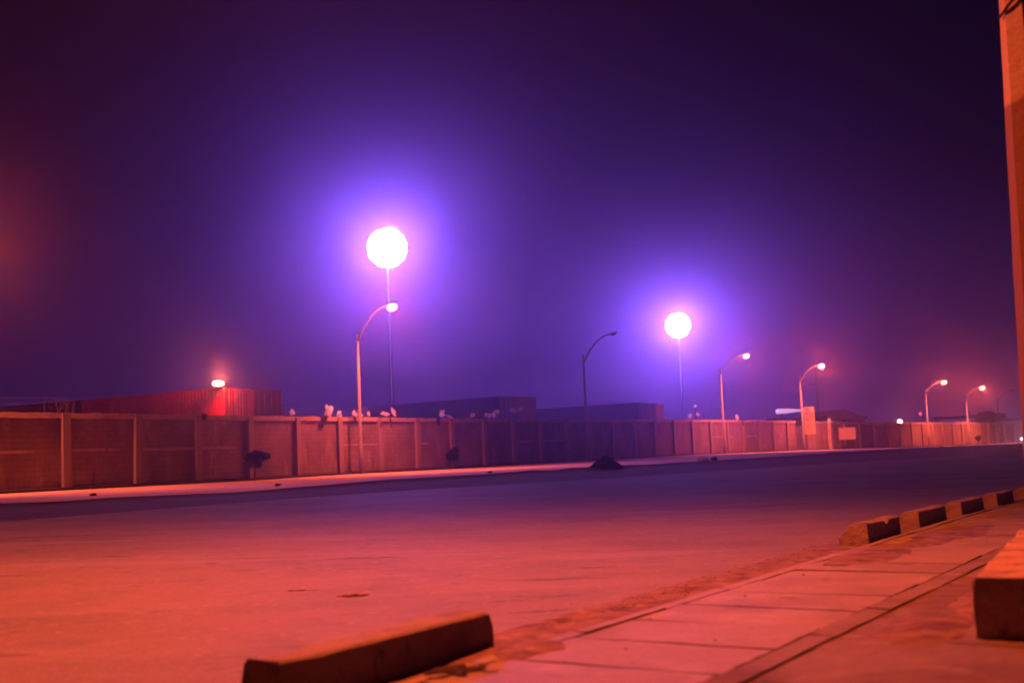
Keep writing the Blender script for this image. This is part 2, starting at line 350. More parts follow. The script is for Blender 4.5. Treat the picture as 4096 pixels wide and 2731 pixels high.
# ------------------------------------------------------------------ haze
bm = NB(); box(bm, (0, 215, 16.6), (990, 730, 36.8))
hz = link('haze', bm, M['road']); hz.data.materials.clear()
hm = bpy.data.materials.new('haze'); hm.use_nodes = True; n = hm.node_tree; n.nodes.clear()
ho = n.nodes.new('ShaderNodeOutputMaterial'); hv = n.nodes.new('ShaderNodeVolumePrincipled')
hv.inputs['Color'].default_value = (.95, .60, .98, 1); hv.inputs['Density'].default_value = .0011; hv.inputs['Anisotropy'].default_value = .90
n.links.new(hv.outputs[0], ho.inputs['Volume']); hz.data.materials.append(hm)
tag(hz, 'thin violet night haze filling the air over the road', 'haze', kind='stuff')

# ------------------------------------------------------------------ boundary walls
def along(pl, zl, step, start=0):
    ds = [0]
    for a, b in zip(pl, pl[1:]): ds.append(ds[-1] + math.dist(a, b))
    s = start; out = []
    while s < ds[-1] - .05:
        k = max(j for j in range(len(ds)) if ds[j] <= s); k = min(k, len(pl) - 2); f = (s - ds[k]) / (ds[k + 1] - ds[k])
        a, b = Vector((*pl[k], 0)), Vector((*pl[k + 1], 0)); p = a.lerp(b, f); z = zl[k] + (zl[k + 1] - zl[k]) * f
        out.append((p, z, (b - a).normalized())); s += step
    return out
def build_wall(pl, zl, H, step, start, label, seed, band=True):
    root = empty('boundary_wall', (*pl[0], zl[0]), 0, label, 'wall')
    off = Vector((*pl[0], zl[0])); r = random.Random(seed)
    pts = [(Vector((*pl[0], 0)), zl[0], (Vector((*pl[1], 0)) - Vector((*pl[0], 0))).normalized())] + along(pl, zl, step, start)
    e = Vector((*pl[-1], 0)); pts.append((e, zl[-1], pts[-1][2]))
    wb, cb, bb = NB(), NB(), NB()
    for i, ((p, z, d), (q, z2, d2)) in enumerate(zip(pts, pts[1:])):
        L = (q - p).length
        if L < .3: continue
        dd = (q - p).normalized(); nrm = Vector((dd.y, -dd.x, 0)); mid = (p + q) / 2; rz = math.atan2(dd.y, dd.x)
        zz = min(z, z2) - .25; h = H - .2 + .25
        # panel with slight face relief
        nx, nz = 10, 8; G = []
        for a in range(nx + 1):
            G.append([wb.verts.new(p.lerp(q, a / nx) + nrm * (.05 + .012 * noise.noise(Vector((p.x + a * .6, b * .7, 0)))) + Vector((0, 0, zz + h * b / nz)) - off) for b in range(nz + 1)])
        for a in range(nx):
            for b in range(nz): wb.faces.new((G[a][b], G[a + 1][b], G[a + 1][b + 1], G[a][b + 1]))
        box(wb, mid + Vector((0, 0, zz + h / 2)) - nrm * .05 - off, (L, .16, h), rz)
        # coping: ragged beam
        n = 12; rows = []
        for a in range(n + 1):
            c = p.lerp(q, a / n); j = .04 * noise.noise(Vector((c.x * 2.1, c.y * 2.1, 0))) + (.03 * noise.noise(c * 7)); zt = z + (z2 - z) * a / n
            rows.append([cb.verts.new(c + nrm * o_ + Vector((0, 0, zt + h_)) - off) for o_, h_ in ((-.16, H - .2), (-.15, H + j), (.13, H + j), (.14, H - .2 + .02 * noise.noise(c * 3)))])
        for a in range(n):
            for b in range(4): cb.faces.new((rows[a][b], rows[a][(b + 1) % 4], rows[a + 1][(b + 1) % 4], rows[a + 1][b]))
        cb.faces.new(rows[0]); cb.faces.new(rows[-1])
        if band and (p.x < -12 or r.random() < .25):
            m_ = r.uniform(-.03, .03)
            x0, x1 = (.0, 1.0) if r.random() < .6 else ((0, r.uniform(.3, .8)))
            c = p.lerp(q, (x0 + x1) / 2); box(bb, c + nrm * .06 + Vector((0, 0, (z + z2) / 2 + H * .505 + m_)) - off, (L * (x1 - x0) - .3, .05, .11), rz)
    for (p, z, d) in pts[1:-1]:
        nrm = Vector((d.y, -d.x, 0)); pb = NB(); wd = r.uniform(.28, .36); tl = r.uniform(-.02, .02)
        vs = box(pb, Vector((0, 0, H / 2 - .14)), (wd, .36, H + .2), 0)
        for v in vs: v.co.x += tl * v.co.z
        bmesh.ops.bevel(pb, geom=pb.edges[:], offset=.015, segments=1)
        o = link('pillar', pb, M['pillar'], root); o.location = p + nrm * .02 + Vector((0, 0, z)) - off; o.rotation_euler = (0, 0, math.atan2(d.y, d.x))
    fbm = NB()
    for (p, z, d), (q, z2, d2) in zip(pts, pts[1:]):
        L = (q - p).length
        if L < .3: continue
        dd = (q - p).normalized(); nrm = Vector((dd.y, -dd.x, 0)); A4 = []
        for pp, zz in ((p, z), (q, z2)):
            A4.append([fbm.verts.new(pp + nrm * o_ + Vector((0, 0, zz + h_)) - off) for o_, h_ in ((.06, -.2), (.06, .13), (.26, .10), (.27, -.2))])
        for k in range(4): fbm.faces.new((A4[0][k], A4[0][(k + 1) % 4], A4[1][(k + 1) % 4], A4[1][k]))
    link('foot_shade', fbm, M['soil'], root)  # dark strip along the wall base, standing in for its shadow
    link('panel', wb, M['wall'], root); link('coping', cb, M['coping'], root)
    if band: link('tie_beam', bb, M['coping'], root)
    return root
# bays are 3.2 m; start so that a pillar stands at (-16.4, 41.4)
tot = sum(math.dist(a, b) for a, b in zip(wallp[:3], wallp[1:4])) + math.dist(wallp[3], (-16.4, 41.4))
build_wall(wallp, wallz, 2.8, 3.2, tot % 3.2, 'long rendered boundary wall with pillars beside the container yard, ending at the dark gateway', 3)
build_wall(wall2, wall2z, 2.75, 3.2, 1.1, 'farther boundary wall beyond the gateway, carrying the painted notice', 5, band=False)
# gate between the two walls
g0, g1 = Vector((26.45, 107.95, .3)), Vector((27.75, 109.6, .3)); d = (g1 - g0); L = d.length; rz = math.atan2(d.y, d.x)
gt = empty('metal_gate', g0, rz, 'narrow dark metal gate in the gap between the two boundary walls', 'gate')
bm = NB(); box(bm, (L / 2, .12, 1.2), (L - .1, .03, 2.2)); link('sheet', bm, M['gate'], gt)
bm = NB()
for x in (.06, L / 2, L - .06): box(bm, (x, .09, 1.25), (.06, .06, 2.5))
for z in (.15, 1.25, 2.4): box(bm, (L / 2, .062, z), (L - .1, .05, .06))
link('frame', bm, M['dark_steel'], gt)

# ------------------------------------------------------------------ street lamps
def street_lamp(base, kink_h, arm, rise, rz, label, lit, power=0, group='street lamps in a line along the far wall', rad=.3, thin=1.0, col=(1, .13, .07)):
    """arm reaches along local +x towards the road"""
    root = empty('street_lamp', base, rz, label, 'street lamp', group)
    bm = NB(); k = kink_h; tube(bm, [(0, 0, -.3), (0, 0, 1.0), (0, 0, 1.02), (0, 0, k)], [.125 * thin, .12 * thin, .09 * thin, .06 * thin], 12); link('pole', bm, M['pole_metal'], root, True)
    bm = NB(); box(bm, (0, 0, .03), (.42, .42, .06)); 
    for a, b in ((.15, .15), (-.15, .15), (.15, -.15), (-.15, -.15)): tube(bm, [(a, b, .05), (a, b, .12)], .018, 6)
    link('base_plate', bm, M['pole_metal'], root)
    bm = NB(); P = []
    for i in range(11):
        f = i / 10; P.append((arm * f - .02, 0, k - .55 + (rise + .55) * (1 - (1 - f) ** 1.9)))
    tube(bm, P, [.062 - .02 * i / 10 for i in range(11)], 10)
    tube(bm, [(0, 0, k - .15), (0, 0, k + .02)], [.07, .05], 10)
    link('arm', bm, M['pole_metal'], root, True)
    hx, hzz = arm, k + rise
    bm = NB()   # cobra head
    rings = [(-.1, .045, .045), (.05, .075, .06), (.2, .13, .075), (.42, .155, .085), (.6, .13, .07), (.7, .05, .04)]; RR = []
    for (x, wy, wz) in rings:
        RR.append([bm.verts.new((hx + x, math.cos(a) * wy, hzz + .03 + .18 * x + math.sin(a) * wz)) for a in [2 * math.pi * q / 12 for q in range(12)]])
    for a, b in zip(RR, RR[1:]):
        for q in range(12): bm.faces.new((a[q], a[(q + 1) % 12], b[(q + 1) % 12], b[q]))
    bm.faces.new(RR[0]); bm.faces.new(RR[-1])
    hd = link('lamp_head', bm, M['lamp_body'], root, True)
    bm = NB(); bmesh.ops.create_uvsphere(bm, u_segments=16, v_segments=8, radius=1, matrix=Matrix.Translation((hx + .38, 0, hzz + .04 - (rad * .5 if lit else 0))) @ Matrix.Rotation(-.18, 4, 'Y') @ Matrix.Diagonal((rad, rad * .85, rad * .72, 1) if lit else (.24, .12, .11, 1)))
    link('lens', bm, M['em_sodium'] if lit else M['glass'], hd, True)
    if lit:
        ld = bpy.data.lights.new('lamp_glow', 'POINT'); ld.energy = power * .42; ld.color = col; ld.shadow_soft_size = rad
        lo = bpy.data.objects.new('bulb', ld); C.objects.link(lo); lo.parent = root; lo.location = (hx + .38, 0, hzz - .12); ld.shadow_soft_size = rad * 1.3
        ld = bpy.data.lights.new('lamp_beam', 'SPOT'); ld.energy = power * .65; ld.color = col; ld.shadow_soft_size = rad; ld.spot_size = R(140); ld.spot_blend = .8
        lo = bpy.data.objects.new('beam', ld); C.objects.link(lo); lo.parent = root; lo.location = (hx + .38, 0, hzz - .5)
    return root
AR = math.atan2(-.49, .87)
LMP = [((-7.59, 55.68, .45), 7.0, 1.75, 1.05, 1, 9500, 'lit street lamp in front of the tall left floodlight mast', .27),
       ((4.7, 75.67, .5), 6.95, 1.9, 1.2, 0, 0, 'unlit street lamp standing before the third stack of containers', .3),
       ((17.1, 93.9, .42), 7.0, 1.9, .95, 1, 12000, 'lit street lamp just right of the farther floodlight mast', .27),
       ((27.11, 107.84, .3), 6.93, 1.75, 1.0, 1, 16000, 'lit street lamp carrying the tall bright banner by the gateway', .31),
       ((46.82, 129.8, .02), 6.5, 1.7, .75, 1, 12000, 'lit street lamp near the small red beacon', .33),
       ((55.4, 140, -.05), 6.1, 1.6, .8, 1, 12000, 'lit street lamp in front of the low far house', .33),
       ((63.1, 149.1, -.1), 5.8, 1.5, .9, 0, 0, 'faint unlit street lamp nearest the roadside pole, rightmost of the line', .3)]
for b, k, a, r_, lit, pw, lb, rd in LMP: street_lamp(b, k, a, r_, AR, lb, lit, pw, rad=rd, thin=1.05)
street_lamp((-19.9, 38.7, .5), 7.1, 1.75, 1.3, AR, 'lit street lamp at the left end of the line, beyond the left edge', 1, 10000)
# ------------------------------------------------------------------ high masts
def high_mast(loc, H, label, power, rad):
    root = empty('floodlight_mast', loc, 0, label, 'floodlight mast', 'high floodlight masts over the port')
    bm = NB(); tube(bm, [(0, 0, 0), (0, 0, H * .5), (0, 0, H)], [.30, .22, .13], 14); link('mast', bm, M['mast_metal'], root, True)
    bm = NB(); n = 24
    for rr, z in ((1.5, H - .4), (2.2, H - .9)):
        tube(bm, [(rr * math.cos(2 * math.pi * i / n), rr * math.sin(2 * math.pi * i / n), z) for i in range(n + 1)], .06, 8)
    for i in range(6):
        a = math.pi * i / 3; tube(bm, [(0, 0, H), (1.5 * math.cos(a), 1.5 * math.sin(a), H - .4), (2.2 * math.cos(a), 2.2 * math.sin(a), H - .9)], .05, 6)
    link('head_frame', bm, M['pole_metal'], root)
    n = 54
    for i in range(n):      # floodlights packed into a ball, putting the light's bloom disc into the shape
        zz = 1 - 2 * (i + .5) / n; a = i * 2.39996; q = math.sqrt(1 - zz * zz); d = Vector((math.cos(a) * q, math.sin(a) * q, zz))
        mt = Matrix.Translation(Vector((0, 0, H - .3)) + d * (rad - .32)) @ d.to_track_quat('Z', 'Y').to_matrix().to_4x4()
        b2 = NB(); bmesh.ops.create_cone(b2, cap_ends=True, segments=14, radius1=.22, radius2=.60, depth=.5, matrix=mt); h = link('floodlight', b2, M['lamp_body'], root)
        b2 = NB(); bmesh.ops.create_uvsphere(b2, u_segments=14, v_segments=8, radius=1, matrix=mt @ Matrix.Translation((0, 0, .22)) @ Matrix.Diagonal((.57, .57, .16, 1))); link('lens', b2, M['em_flood'], h, True)
    ld = bpy.data.lights.new('floodlight_glow', 'POINT'); ld.energy = power; ld.color = (.24, .14, 1.0); ld.shadow_soft_size = rad + .3
    lo = bpy.data.objects.new('bulb', ld); C.objects.link(lo); lo.parent = root; lo.location = (0, 0, H - .3)
high_mast((-16.8, 156.1, .4), 30.3, 'tall mast with the larger brilliant white floodlight ball shaped as the bloom disc, left one', 430000, 2.75)
high_mast((40.1, 272.6, .4), 30.3, 'more distant mast with the smaller white floodlight ball shaped as the bloom disc, right one', 480000, 3.0)

# ------------------------------------------------------------------ containers
def container(corner, rz, m, L, label, z, group):
    """corner = nearest door-end corner, local +x runs back along the long side, +y along the door end"""
    root = empty('shipping_container', (corner[0], corner[1], z), rz, label, 'shipping container', group)
    W, H = 2.44, 2.59
    def corr(bm, p0, ax, n_out, length, z0, z1, pitch=.278, depth=.036):
        xs = []; k = 0; x = 0
        while x < length - .01:
            for dx, dd in ((0, 0), (.07, 0), (.139, depth), (.209, depth)):
                if x + dx < length: xs.append((x + dx, dd))
            x += pitch
        xs.append((length, 0)); lo = []; hi = []
        for x, dd in xs:
            b = Vector(p0) + Vector(ax) * x - Vector(n_out) * dd
            lo.append(bm.verts.new(b + Vector((0, 0, z0)))); hi.append(bm.verts.new(b + Vector((0, 0, z1))))
        for i in range(len(xs) - 1): bm.faces.new((lo[i], lo[i + 1], hi[i + 1], hi[i]))
    bm = NB()
    corr(bm, (.1, .02, 0), (1, 0, 0), (0, -1, 0), L - .2, .14, H - .08)
    corr(bm, (.1, W - .02, 0), (1, 0, 0), (0, 1, 0), L - .2, .14, H - .08)
    corr(bm, (L - .02, .1, 0), (0, 1, 0), (1, 0, 0), W - .2, .14, H - .08)
    v = [bm.verts.new(p) for p in ((.05, .05, H - .03), (L - .05, .05, H - .03), (L - .05, W - .05, H - .03), (.05, W - .05, H - .03))]; bm.faces.new(v)
    link('side_panel', bm, m, root)
    for y0 in (.09, W / 2 + .01):
        bm = NB(); corr(bm, (.05, y0, 0), (0, 1, 0), (-1, 0, 0), W / 2 - .1, .14, H - .1, .23, .04); dr = link('door', bm, m, root)
        bm = NB()
        for q in (.3, .85): tube(bm, [(-.01, y0 + q, .16), (-.01, y0 + q, H - .12)], .02, 6)
        link('lock_bar', bm, M['pole_metal'], dr)
    bm = NB()
    for x in (.05, L - .05):
        for y in (.05, W - .05): box(bm, (x, y, H / 2), (.11, .11, H - .02))
    for y in (.05, W - .05):
        for z_ in (.07, H - .05): box(bm, (L / 2, y, z_), (L - .24, .09, .1))
    for x in (.05, L - .05):
        for z_ in (.07, H - .05): box(bm, (x, W / 2, z_), (.1, W - .24, .12))
    link('frame', bm, m, root)
    for x in (.08, L - .08):
        for y in (.07, W - .07):
            for z_ in (.055, H - .05):
                bm = NB(); box(bm, (x, y, z_), (.19, .17, .12)); link('corner_casting', bm, M['rust'], root)
def stack(corner, rz, mats, names, L, group, extra=0):
    ey = Vector((-math.sin(rz), math.cos(rz), 0)); ex = Vector((math.cos(rz), math.sin(rz), 0))
    for i, (m, nm) in enumerate(zip(mats, names)):
        for lv in (0, 1):
            c = Vector((*corner, 0)) + ey * (-2.5 * i) ; 
            container(c[:2], rz, m, L, nm[lv], .5 + 2.6 * lv, group)
def cside(rz): return rz
# local +x must run away (upper left), local +y along the door end toward far right: mirrored frame, so ends march with -y
def place_group(c0, c1, cb, mats, names, L, group, back=None):
    """c0 near corner, c1 far end of the door row, cb a point back along the long side"""
    c0, c1, cb = Vector(c0), Vector(c1), Vector(cb); b = (cb - c0).normalized(); e = Vector((b.y, -b.x))
    rz = math.atan2(b.y, b.x)          # +x runs back; +y = opposite of e
    for i, (m, nm) in enumerate(zip(mats, names)):
        for lv in (0, 1):
            p = c0 + e * (2.5 * (i + 1) - .03)
            container((p.x, p.y), rz, m, L, nm[lv], .5 + 2.6 * lv, group)
    if back:
        for i, (m, nm) in enumerate(back):
            p = c0 + e * 2.47 + b * (L + .35) * (i + 1); 
            for lv in (0, 1): container((p.x, p.y), rz, m, L, nm[lv], .5 + 2.6 * lv, group)
g = 'stacked shipping containers behind the boundary wall'
place_group((-16.9, 66.3), (-14.39, 69.9), (-27, 72), [M['red_box'], M['redder_box']],
    [('red container at the bottom left, under the lit floodlight container', 'bright red container on top of its stack, with a lit floodlight at its corner'),
     ('dull red container at the bottom, right of the bright red stack', 'dull red container on top, right neighbour of the bright red one')], 12.19, g,
    back=[(M['redder_box'], ('dark container at the bottom behind the red stack, far left', 'dark container on top behind the red stack, far left')), (M['redder_box'], ('farthest left container at the bottom, cut by the left edge', 'farthest left container on top, cut by the left edge'))])
place_group((-1.24, 89.1), (1.44, 92.67), (-13, 98), [M['blue_box'], M['violet_box']],
    [('dark blue container at the bottom of the middle stack', 'dark blue container on top of the middle stack, behind the snagged bags'),
     ('maroon container at the bottom, right of the middle blue one', 'maroon container on top, right of the middle blue one')], 14.6, g)
place_group((12.28, 112.8), (16.18, 119.4), (1.9, 118), [M['blue_box'], M['violet_box'], M['tan_box']],
    [('blue container at the bottom of the farthest stack', 'blue container on top of the farthest stack, behind the unlit lamp'),
     ('maroon container at the bottom of the farthest stack', 'maroon container on top of the farthest stack'),
     ('orange container at the bottom right of the farthest stack', 'orange container on top, right end of the farthest stack')], 12.19, g)
# floodlight on the red container
fl = empty('floodlight', (-17.3, 66.30, 5.62), R(-60), 'small lit floodlight clamped to the top edge of the red container', 'floodlight')
bm = NB(); box(bm, (-.3, 0, .05), (.5, .06, .05)); box(bm, (-.08, 0, .16), (.05, .06, .28)); link('bracket', bm, M['dark_steel'], fl)
bm = NB(); vs = box(bm, (.08, 0, .28), (.22, .66, .3)); bmesh.ops.bevel(bm, geom=bm.edges[:], offset=.03, segments=2); link('housing', bm, M['lamp_body'], fl)
bm = NB(); bmesh.ops.create_uvsphere(bm, u_segments=18, v_segments=10, radius=1, matrix=Matrix.Translation((.2, 0, .28)) @ Matrix.Diagonal((.12, .36, .17, 1))); link('lens', bm, M['em_sodium'], fl, True)
ld = bpy.data.lights.new('floodlight_glow', 'POINT'); ld.energy = 1800; ld.color = (1, .22, .1); ld.shadow_soft_size = .25
lo = bpy.data.objects.new('bulb', ld); C.objects.link(lo); lo.parent = fl; lo.location = (.6, 0, .6)

# ------------------------------------------------------------------ snagged bags, rags, wire along the wall top
def wallpos(px):   # distance along: interpolate by list of (fraction) -> helper for positions on the wall line
    pass
def on_wall(x):
    for a, b, za, zb in zip(wallp, wallp[1:], wallz, wallz[1:]):
        if a[0] <= x <= b[0]:
            f = (x - a[0]) / (b[0] - a[0]); return Vector((x, a[1] + (b[1] - a[1]) * f, za + (zb - za) * f + 2.8)), math.atan2(b[1] - a[1], b[0] - a[0])
def crumple(sx, sy, sz, seed, holes=0):
    bm = NB(); bmesh.ops.create_icosphere(bm, subdivisions=4, radius=1)
    for v in bm.verts:
        q = v.co * 1.2 + Vector((seed * 3.3, 0, 0)); d = 1 + 1.0 * noise.noise(q * 1.3) + .6 * noise.noise(q * 3.1) + .2 * noise.noise(q * 7)
        v.co = Vector((v.co.x * sx * d, v.co.y * sy * d, v.co.z * sz * d))
    return bm
W_ = M['plastic']
BAGS = [(-10.25, .20, .16, .16, 'small white plastic bag next to the red containers'),
        (-8.95, .32, .30, .34, 'largest crumpled white plastic bag on the wall, tented like a triangle'),
        (-8.55, .13, .16, .20, 'white plastic scrap drooping off the right side of the largest bag'),
        (-7.98, .17, .11, .22, 'upright white plastic scrap between the largest bag and the lamp'),
        (-7.78, .12, .18, .12, 'low white plastic scrap right beside the upright one'),
        (-7.40, .18, .09, .18, 'leaning sliver of white plastic, middle of the row'),
        (-6.72, .19, .34, .11, 'long flat strip of white plastic left of the lamp pole'),
        (-6.33, .29, .12, .25, 'tall narrow white bag closest to the left of the lamp pole'),
        (-4.05, .26, .17, .28, 'slanting white bag right of the lamp pole over a dark rag'),
        (-3.62, .07, .30, .08, 'flat pale plastic lying on the coping right of the slanting bag'),
        (-2.45, .20, .17, .13, 'small pale bag at the left end of the tangled cluster'),
        (-1.72, .24, .11, .17, 'thin pale scrap in the middle of the tangled cluster'),
        (-1.48, .18, .21, .14, 'low crumpled bag in the middle of the tangled cluster'),
        (-1.05, .42, .26, .14, 'highest pale scrap of the tangled cluster'),
        (-1.25, .22, .10, .20, 'upright pale scrap at the right of the tangled cluster'),
        (-.10, .52, .34, .13, 'wide pale bag at the right of all, before the blue container'),
        (.35, .58, .17, .13, 'small knotted end of plastic right of the wide pale bag'),
        (13.8, .30, .26, .26, 'white bag on the wall below the farther floodlight mast'),
        (14.6, .45, .26, .16, 'second white scrap on the wall below the farther floodlight mast'),
        (18.9, .28, .24, .32, 'white bag on the wall behind the lit lamp right of the farther mast')]
for i, (x, dz, sx, sz, lb) in enumerate(BAGS):
    p, rz = on_wall(x); bm = crumple(sx * .66, min(sx, .14) * .7, sz * .66, i + 1)
    o = link('plastic_bag', bm, W_, loc=p + Vector((0, 0, dz))); o.rotation_euler = (rnd.uniform(-.2, .2), rnd.uniform(-.5, .5), rz)
    tag(o, lb, 'plastic bag', 'plastic bags snagged along the wall top')
RAGS = [(-9.2, .55, .34, 'dark rag hanging over the coping below the largest white bag'), (-8.1, .28, .28, 'dark rag hanging over the coping left of the wide pillar'),
        (-7.0, .2, .55, 'dark rag trailing down the pillar left of the lamp pole'), (-6.6, .12, .6, 'thin dark strip of cloth hanging down the wall by the wide pillar'),
        (-4.35, .45, .45, 'dark rag hanging slantwise below the slanting white bag'), (19.3, .3, .5, 'dark rag hanging below the white bag by the farther lit lamp'), (-13.0, .35, .25, 'dark rag on the coping left of the shrub')]
for i, (x, wd, hh, lb) in enumerate(RAGS):
    p, rz = on_wall(x); bm = NB(); n = 8; G = []
    for a in range(n + 1):
        row = []
        for b in range(n + 1):
            u, v = a / n - .5, b / n; yy = -.17 - .05 * v + .04 * noise.noise(Vector((u * 6, v * 6, i * 5))); zz = .05 - v * hh
            if b == 0: yy = .05; zz = .07
            if b == 1: yy = -.15; zz = .05
            row.append(bm.verts.new((u * wd * (1 - .4 * v) * (1 + .4 * noise.noise(Vector((v * 5, i, 0)))) + .25 * wd * v * (1 if i % 2 else -1), yy, zz + .05 * noise.noise(Vector((u * 9, i, 1))) * v * 2)))
        G.append(row)
    for a in range(n):
        for b in range(n): bm.faces.new((G[a][b], G[a + 1][b], G[a + 1][b + 1], G[a][b + 1]))
    bmesh.ops.solidify(bm, geom=bm.faces[:], thickness=.012)
    o = link('rag', bm, M['rag'], loc=p); o.rotation_euler = (0, 0, rz); tag(o, lb, 'rag', 'dark rags over the wall coping')
# wire strands on iron stakes
bw = empty('barbed_wire', (-25, 26, 3.3), 0, 'thin barbed wire strands on iron stakes along the top of the long wall', 'barbed wire')
stk = along(wallp[2:], wallz[2:], 3.2, .8); off = Vector((-25, 26, 3.3)); wb = NB(); sb = NB(); prev = None
for i, (p, z, d) in enumerate(stk):
    b = p + Vector((0, 0, z + 2.75)) - off; tube(sb, [b, b + Vector((0, 0, .62))], .014, 5)
for h_ in (.2, .38, .56):
    for (p, z, d), (q, z2, d2) in zip(stk, stk[1:]):
        a = p + Vector((0, 0, z + 2.78 + h_)) - off; b = q + Vector((0, 0, z2 + 2.78 + h_)) - off
        tube(wb, [a, a.lerp(b, .5) - Vector((0, 0, .05 + .05 * rnd.random())), b], .005, 4)
link('stake', sb, M['dark_steel'], bw); link('strand', wb, M['dark_steel'], bw)
# dry twigs on the left part of the wall
for (x, h_, seed, lb) in ((-16.3, .75, 1, 'dry twigs on the wall top above the leftmost wide pillar'), (-14.3, .5, 2, 'dry creeper twigs on the wall top left of the shrub'), (-11.6, .45, 3, 'dry twigs on the wall top just below the small floodlight'), (-1.9, .5, 4, 'dry twigs holding the tangled cluster of plastic')):
    r = random.Random(seed); p, rz = on_wall(x); bm = NB()
    for k in range(9):
        a = Vector((r.uniform(-.5, .5), r.uniform(-.05, .1), -.03)); pts = [a]
        dv = Vector((r.uniform(-.6, .6), r.uniform(-.2, .2), 1))
        for j in range(5): pts.append(pts[-1] + dv.normalized() * h_ / 5); dv += Vector((r.uniform(-.6, .6), r.uniform(-.3, .3), r.uniform(-.4, .1)))
        tube(bm, pts, [.014 - .002 * j for j in range(6)], 5)
    o = link('dry_twig', bm, M['bark'], loc=p); o.rotation_euler = (0, 0, rz); tag(o, lb, 'dry twigs', 'dry twigs on the wall top')

# ------------------------------------------------------------------ plants
def leafy(root, centre, rad, n, size, m, seed, name='crown', lobes=7, inner=.75):
    r = random.Random(seed); bm = NB(); cs = []
    for i in range(lobes):
        a = r.uniform(0, 6.28); cs.append((Vector(centre) + Vector((math.cos(a) * rad[0] * r.uniform(.1, inner), math.sin(a) * rad[1] * r.uniform(.1, inner), rad[2] * r.uniform(-.6, .7))), r.uniform(.28, .55)))
    for i in range(n):
        c, q = r.choice(cs); v = Vector((r.gauss(0, 1), r.gauss(0, 1), r.gauss(0, 1))).normalized() * (r.random() ** .4)
        p = c + Vector((v.x * rad[0] * q, v.y * rad[1] * q, v.z * rad[2] * q)); s = size * r.uniform(.6, 1.5)
        a = Vector((r.gauss(0, 1), r.gauss(0, 1), r.gauss(0, .6))).normalized(); b = a.cross(Vector((r.gauss(0, 1), r.gauss(0, 1), r.gauss(0, 1)))).normalized()
        vs = [bm.verts.new(p + a * s), bm.verts.new(p + b * s * .4), bm.verts.new(p - a * s * .8), bm.verts.new(p - b * s * .4)]; bm.faces.new(vs)
    return link(name, bm, m, root)
def shrub(loc, h, w_, label, seed, lean=.0):
    root = empty('shrub', loc, 0, label, 'shrub', 'shrubs at the foot of the wall'); r = random.Random(seed); bm = NB()
    tube(bm, [(0, 0, -.05), (lean * .3, 0, h * .25), (lean, 0, h * .55)], [.055, .045, .03], 7)
    for k in range(7):
        a = r.uniform(0, 6.28); tube(bm, [(lean * .6, 0, h * .4), (lean + math.cos(a) * w_ * .25, math.sin(a) * .1, h * .6), (lean + math.cos(a) * w_ * .48, math.sin(a) * w_ * .2, h * r.uniform(.65, .85))], [.03, .018, .008], 5)
    link('trunk', bm, M['bark'], root)
    leafy(root, (lean, 0, h * .68), (w_ / 2, w_ / 3, h * .32), 2600, .05, M['leaf_dark'], seed, lobes=9, inner=.6)
shrub((-11.25, 48.9, .45), 1.3, 1.25, 'dark leafy shrub leaning against the wall below the red containers', 11, .1)
shrub((-3.5, 62.9, .42), 1.15, .95, 'faint dark shrub on the dim wall right of the lit lamp', 12, -.05)
shrub((50.3, 124.6, .0), 1.0, .9, 'small distant shrub at the wall foot below the far tree', 13)

bm = NB(); n = 26; rings = [[]]
top = bm.verts.new((0, 0, .50)); prev = None
for q in range(1, 9):
    ring = []
    for a in range(n):
        an = 2 * math.pi * a / n; rr = q / 8; dd = 1 + .18 * noise.noise(Vector((math.cos(an) * 2, math.sin(an) * 2, q * .4)))
        ring.append(bm.verts.new((math.cos(an) * .95 * rr * dd, math.sin(an) * .5 * rr * dd, .50 * (1 - rr) ** .8 * (1 + .25 * noise.noise(Vector((an * 2, q, 3)))) - (.08 if q == 8 else 0))))
    if prev:
        for a in range(n): bm.faces.new((prev[a], ring[a], ring[(a + 1) % n], prev[(a + 1) % n]))
    else:
        for a in range(n): bm.faces.new((top, ring[a], ring[(a + 1) % n]))
    prev = ring
o = link('dirt_mound', bm, M['soil'], loc=(3.35, 43.3, .38)); o.rotation_euler = (0, 0, .8); tag(o, 'low dark heap of soil on the edge of the far verge', 'dirt heap')
for i, (x, y, z, s, m, lb, nm, ct) in enumerate([(8.1, 50.2, .52, .22, M['plastic'], 'crumpled white litter on the far verge', 'litter', 'litter'), (8.7, 50.6, .5, .13, M['rag'], 'dark stone beside the white litter on the verge', 'stone', 'stone'),
        (-1.0, 41.2, .47, .07, M['rag'], 'small dark stone on the verge left of the soil heap', 'stone', 'stone'), (-11.2, 30.2, .47, .07, M['rag'], 'dark clod on the verge at the far left', 'clod', 'clod'), (-7.6, 36.3, .43, .07, M['rag'], 'dark clod on the verge below the shrub', 'clod', 'clod')]):
    o = link(nm, crumple(s, s * .7, s * .55, 30 + i), m, loc=(x, y, z)); tag(o, lb, ct)

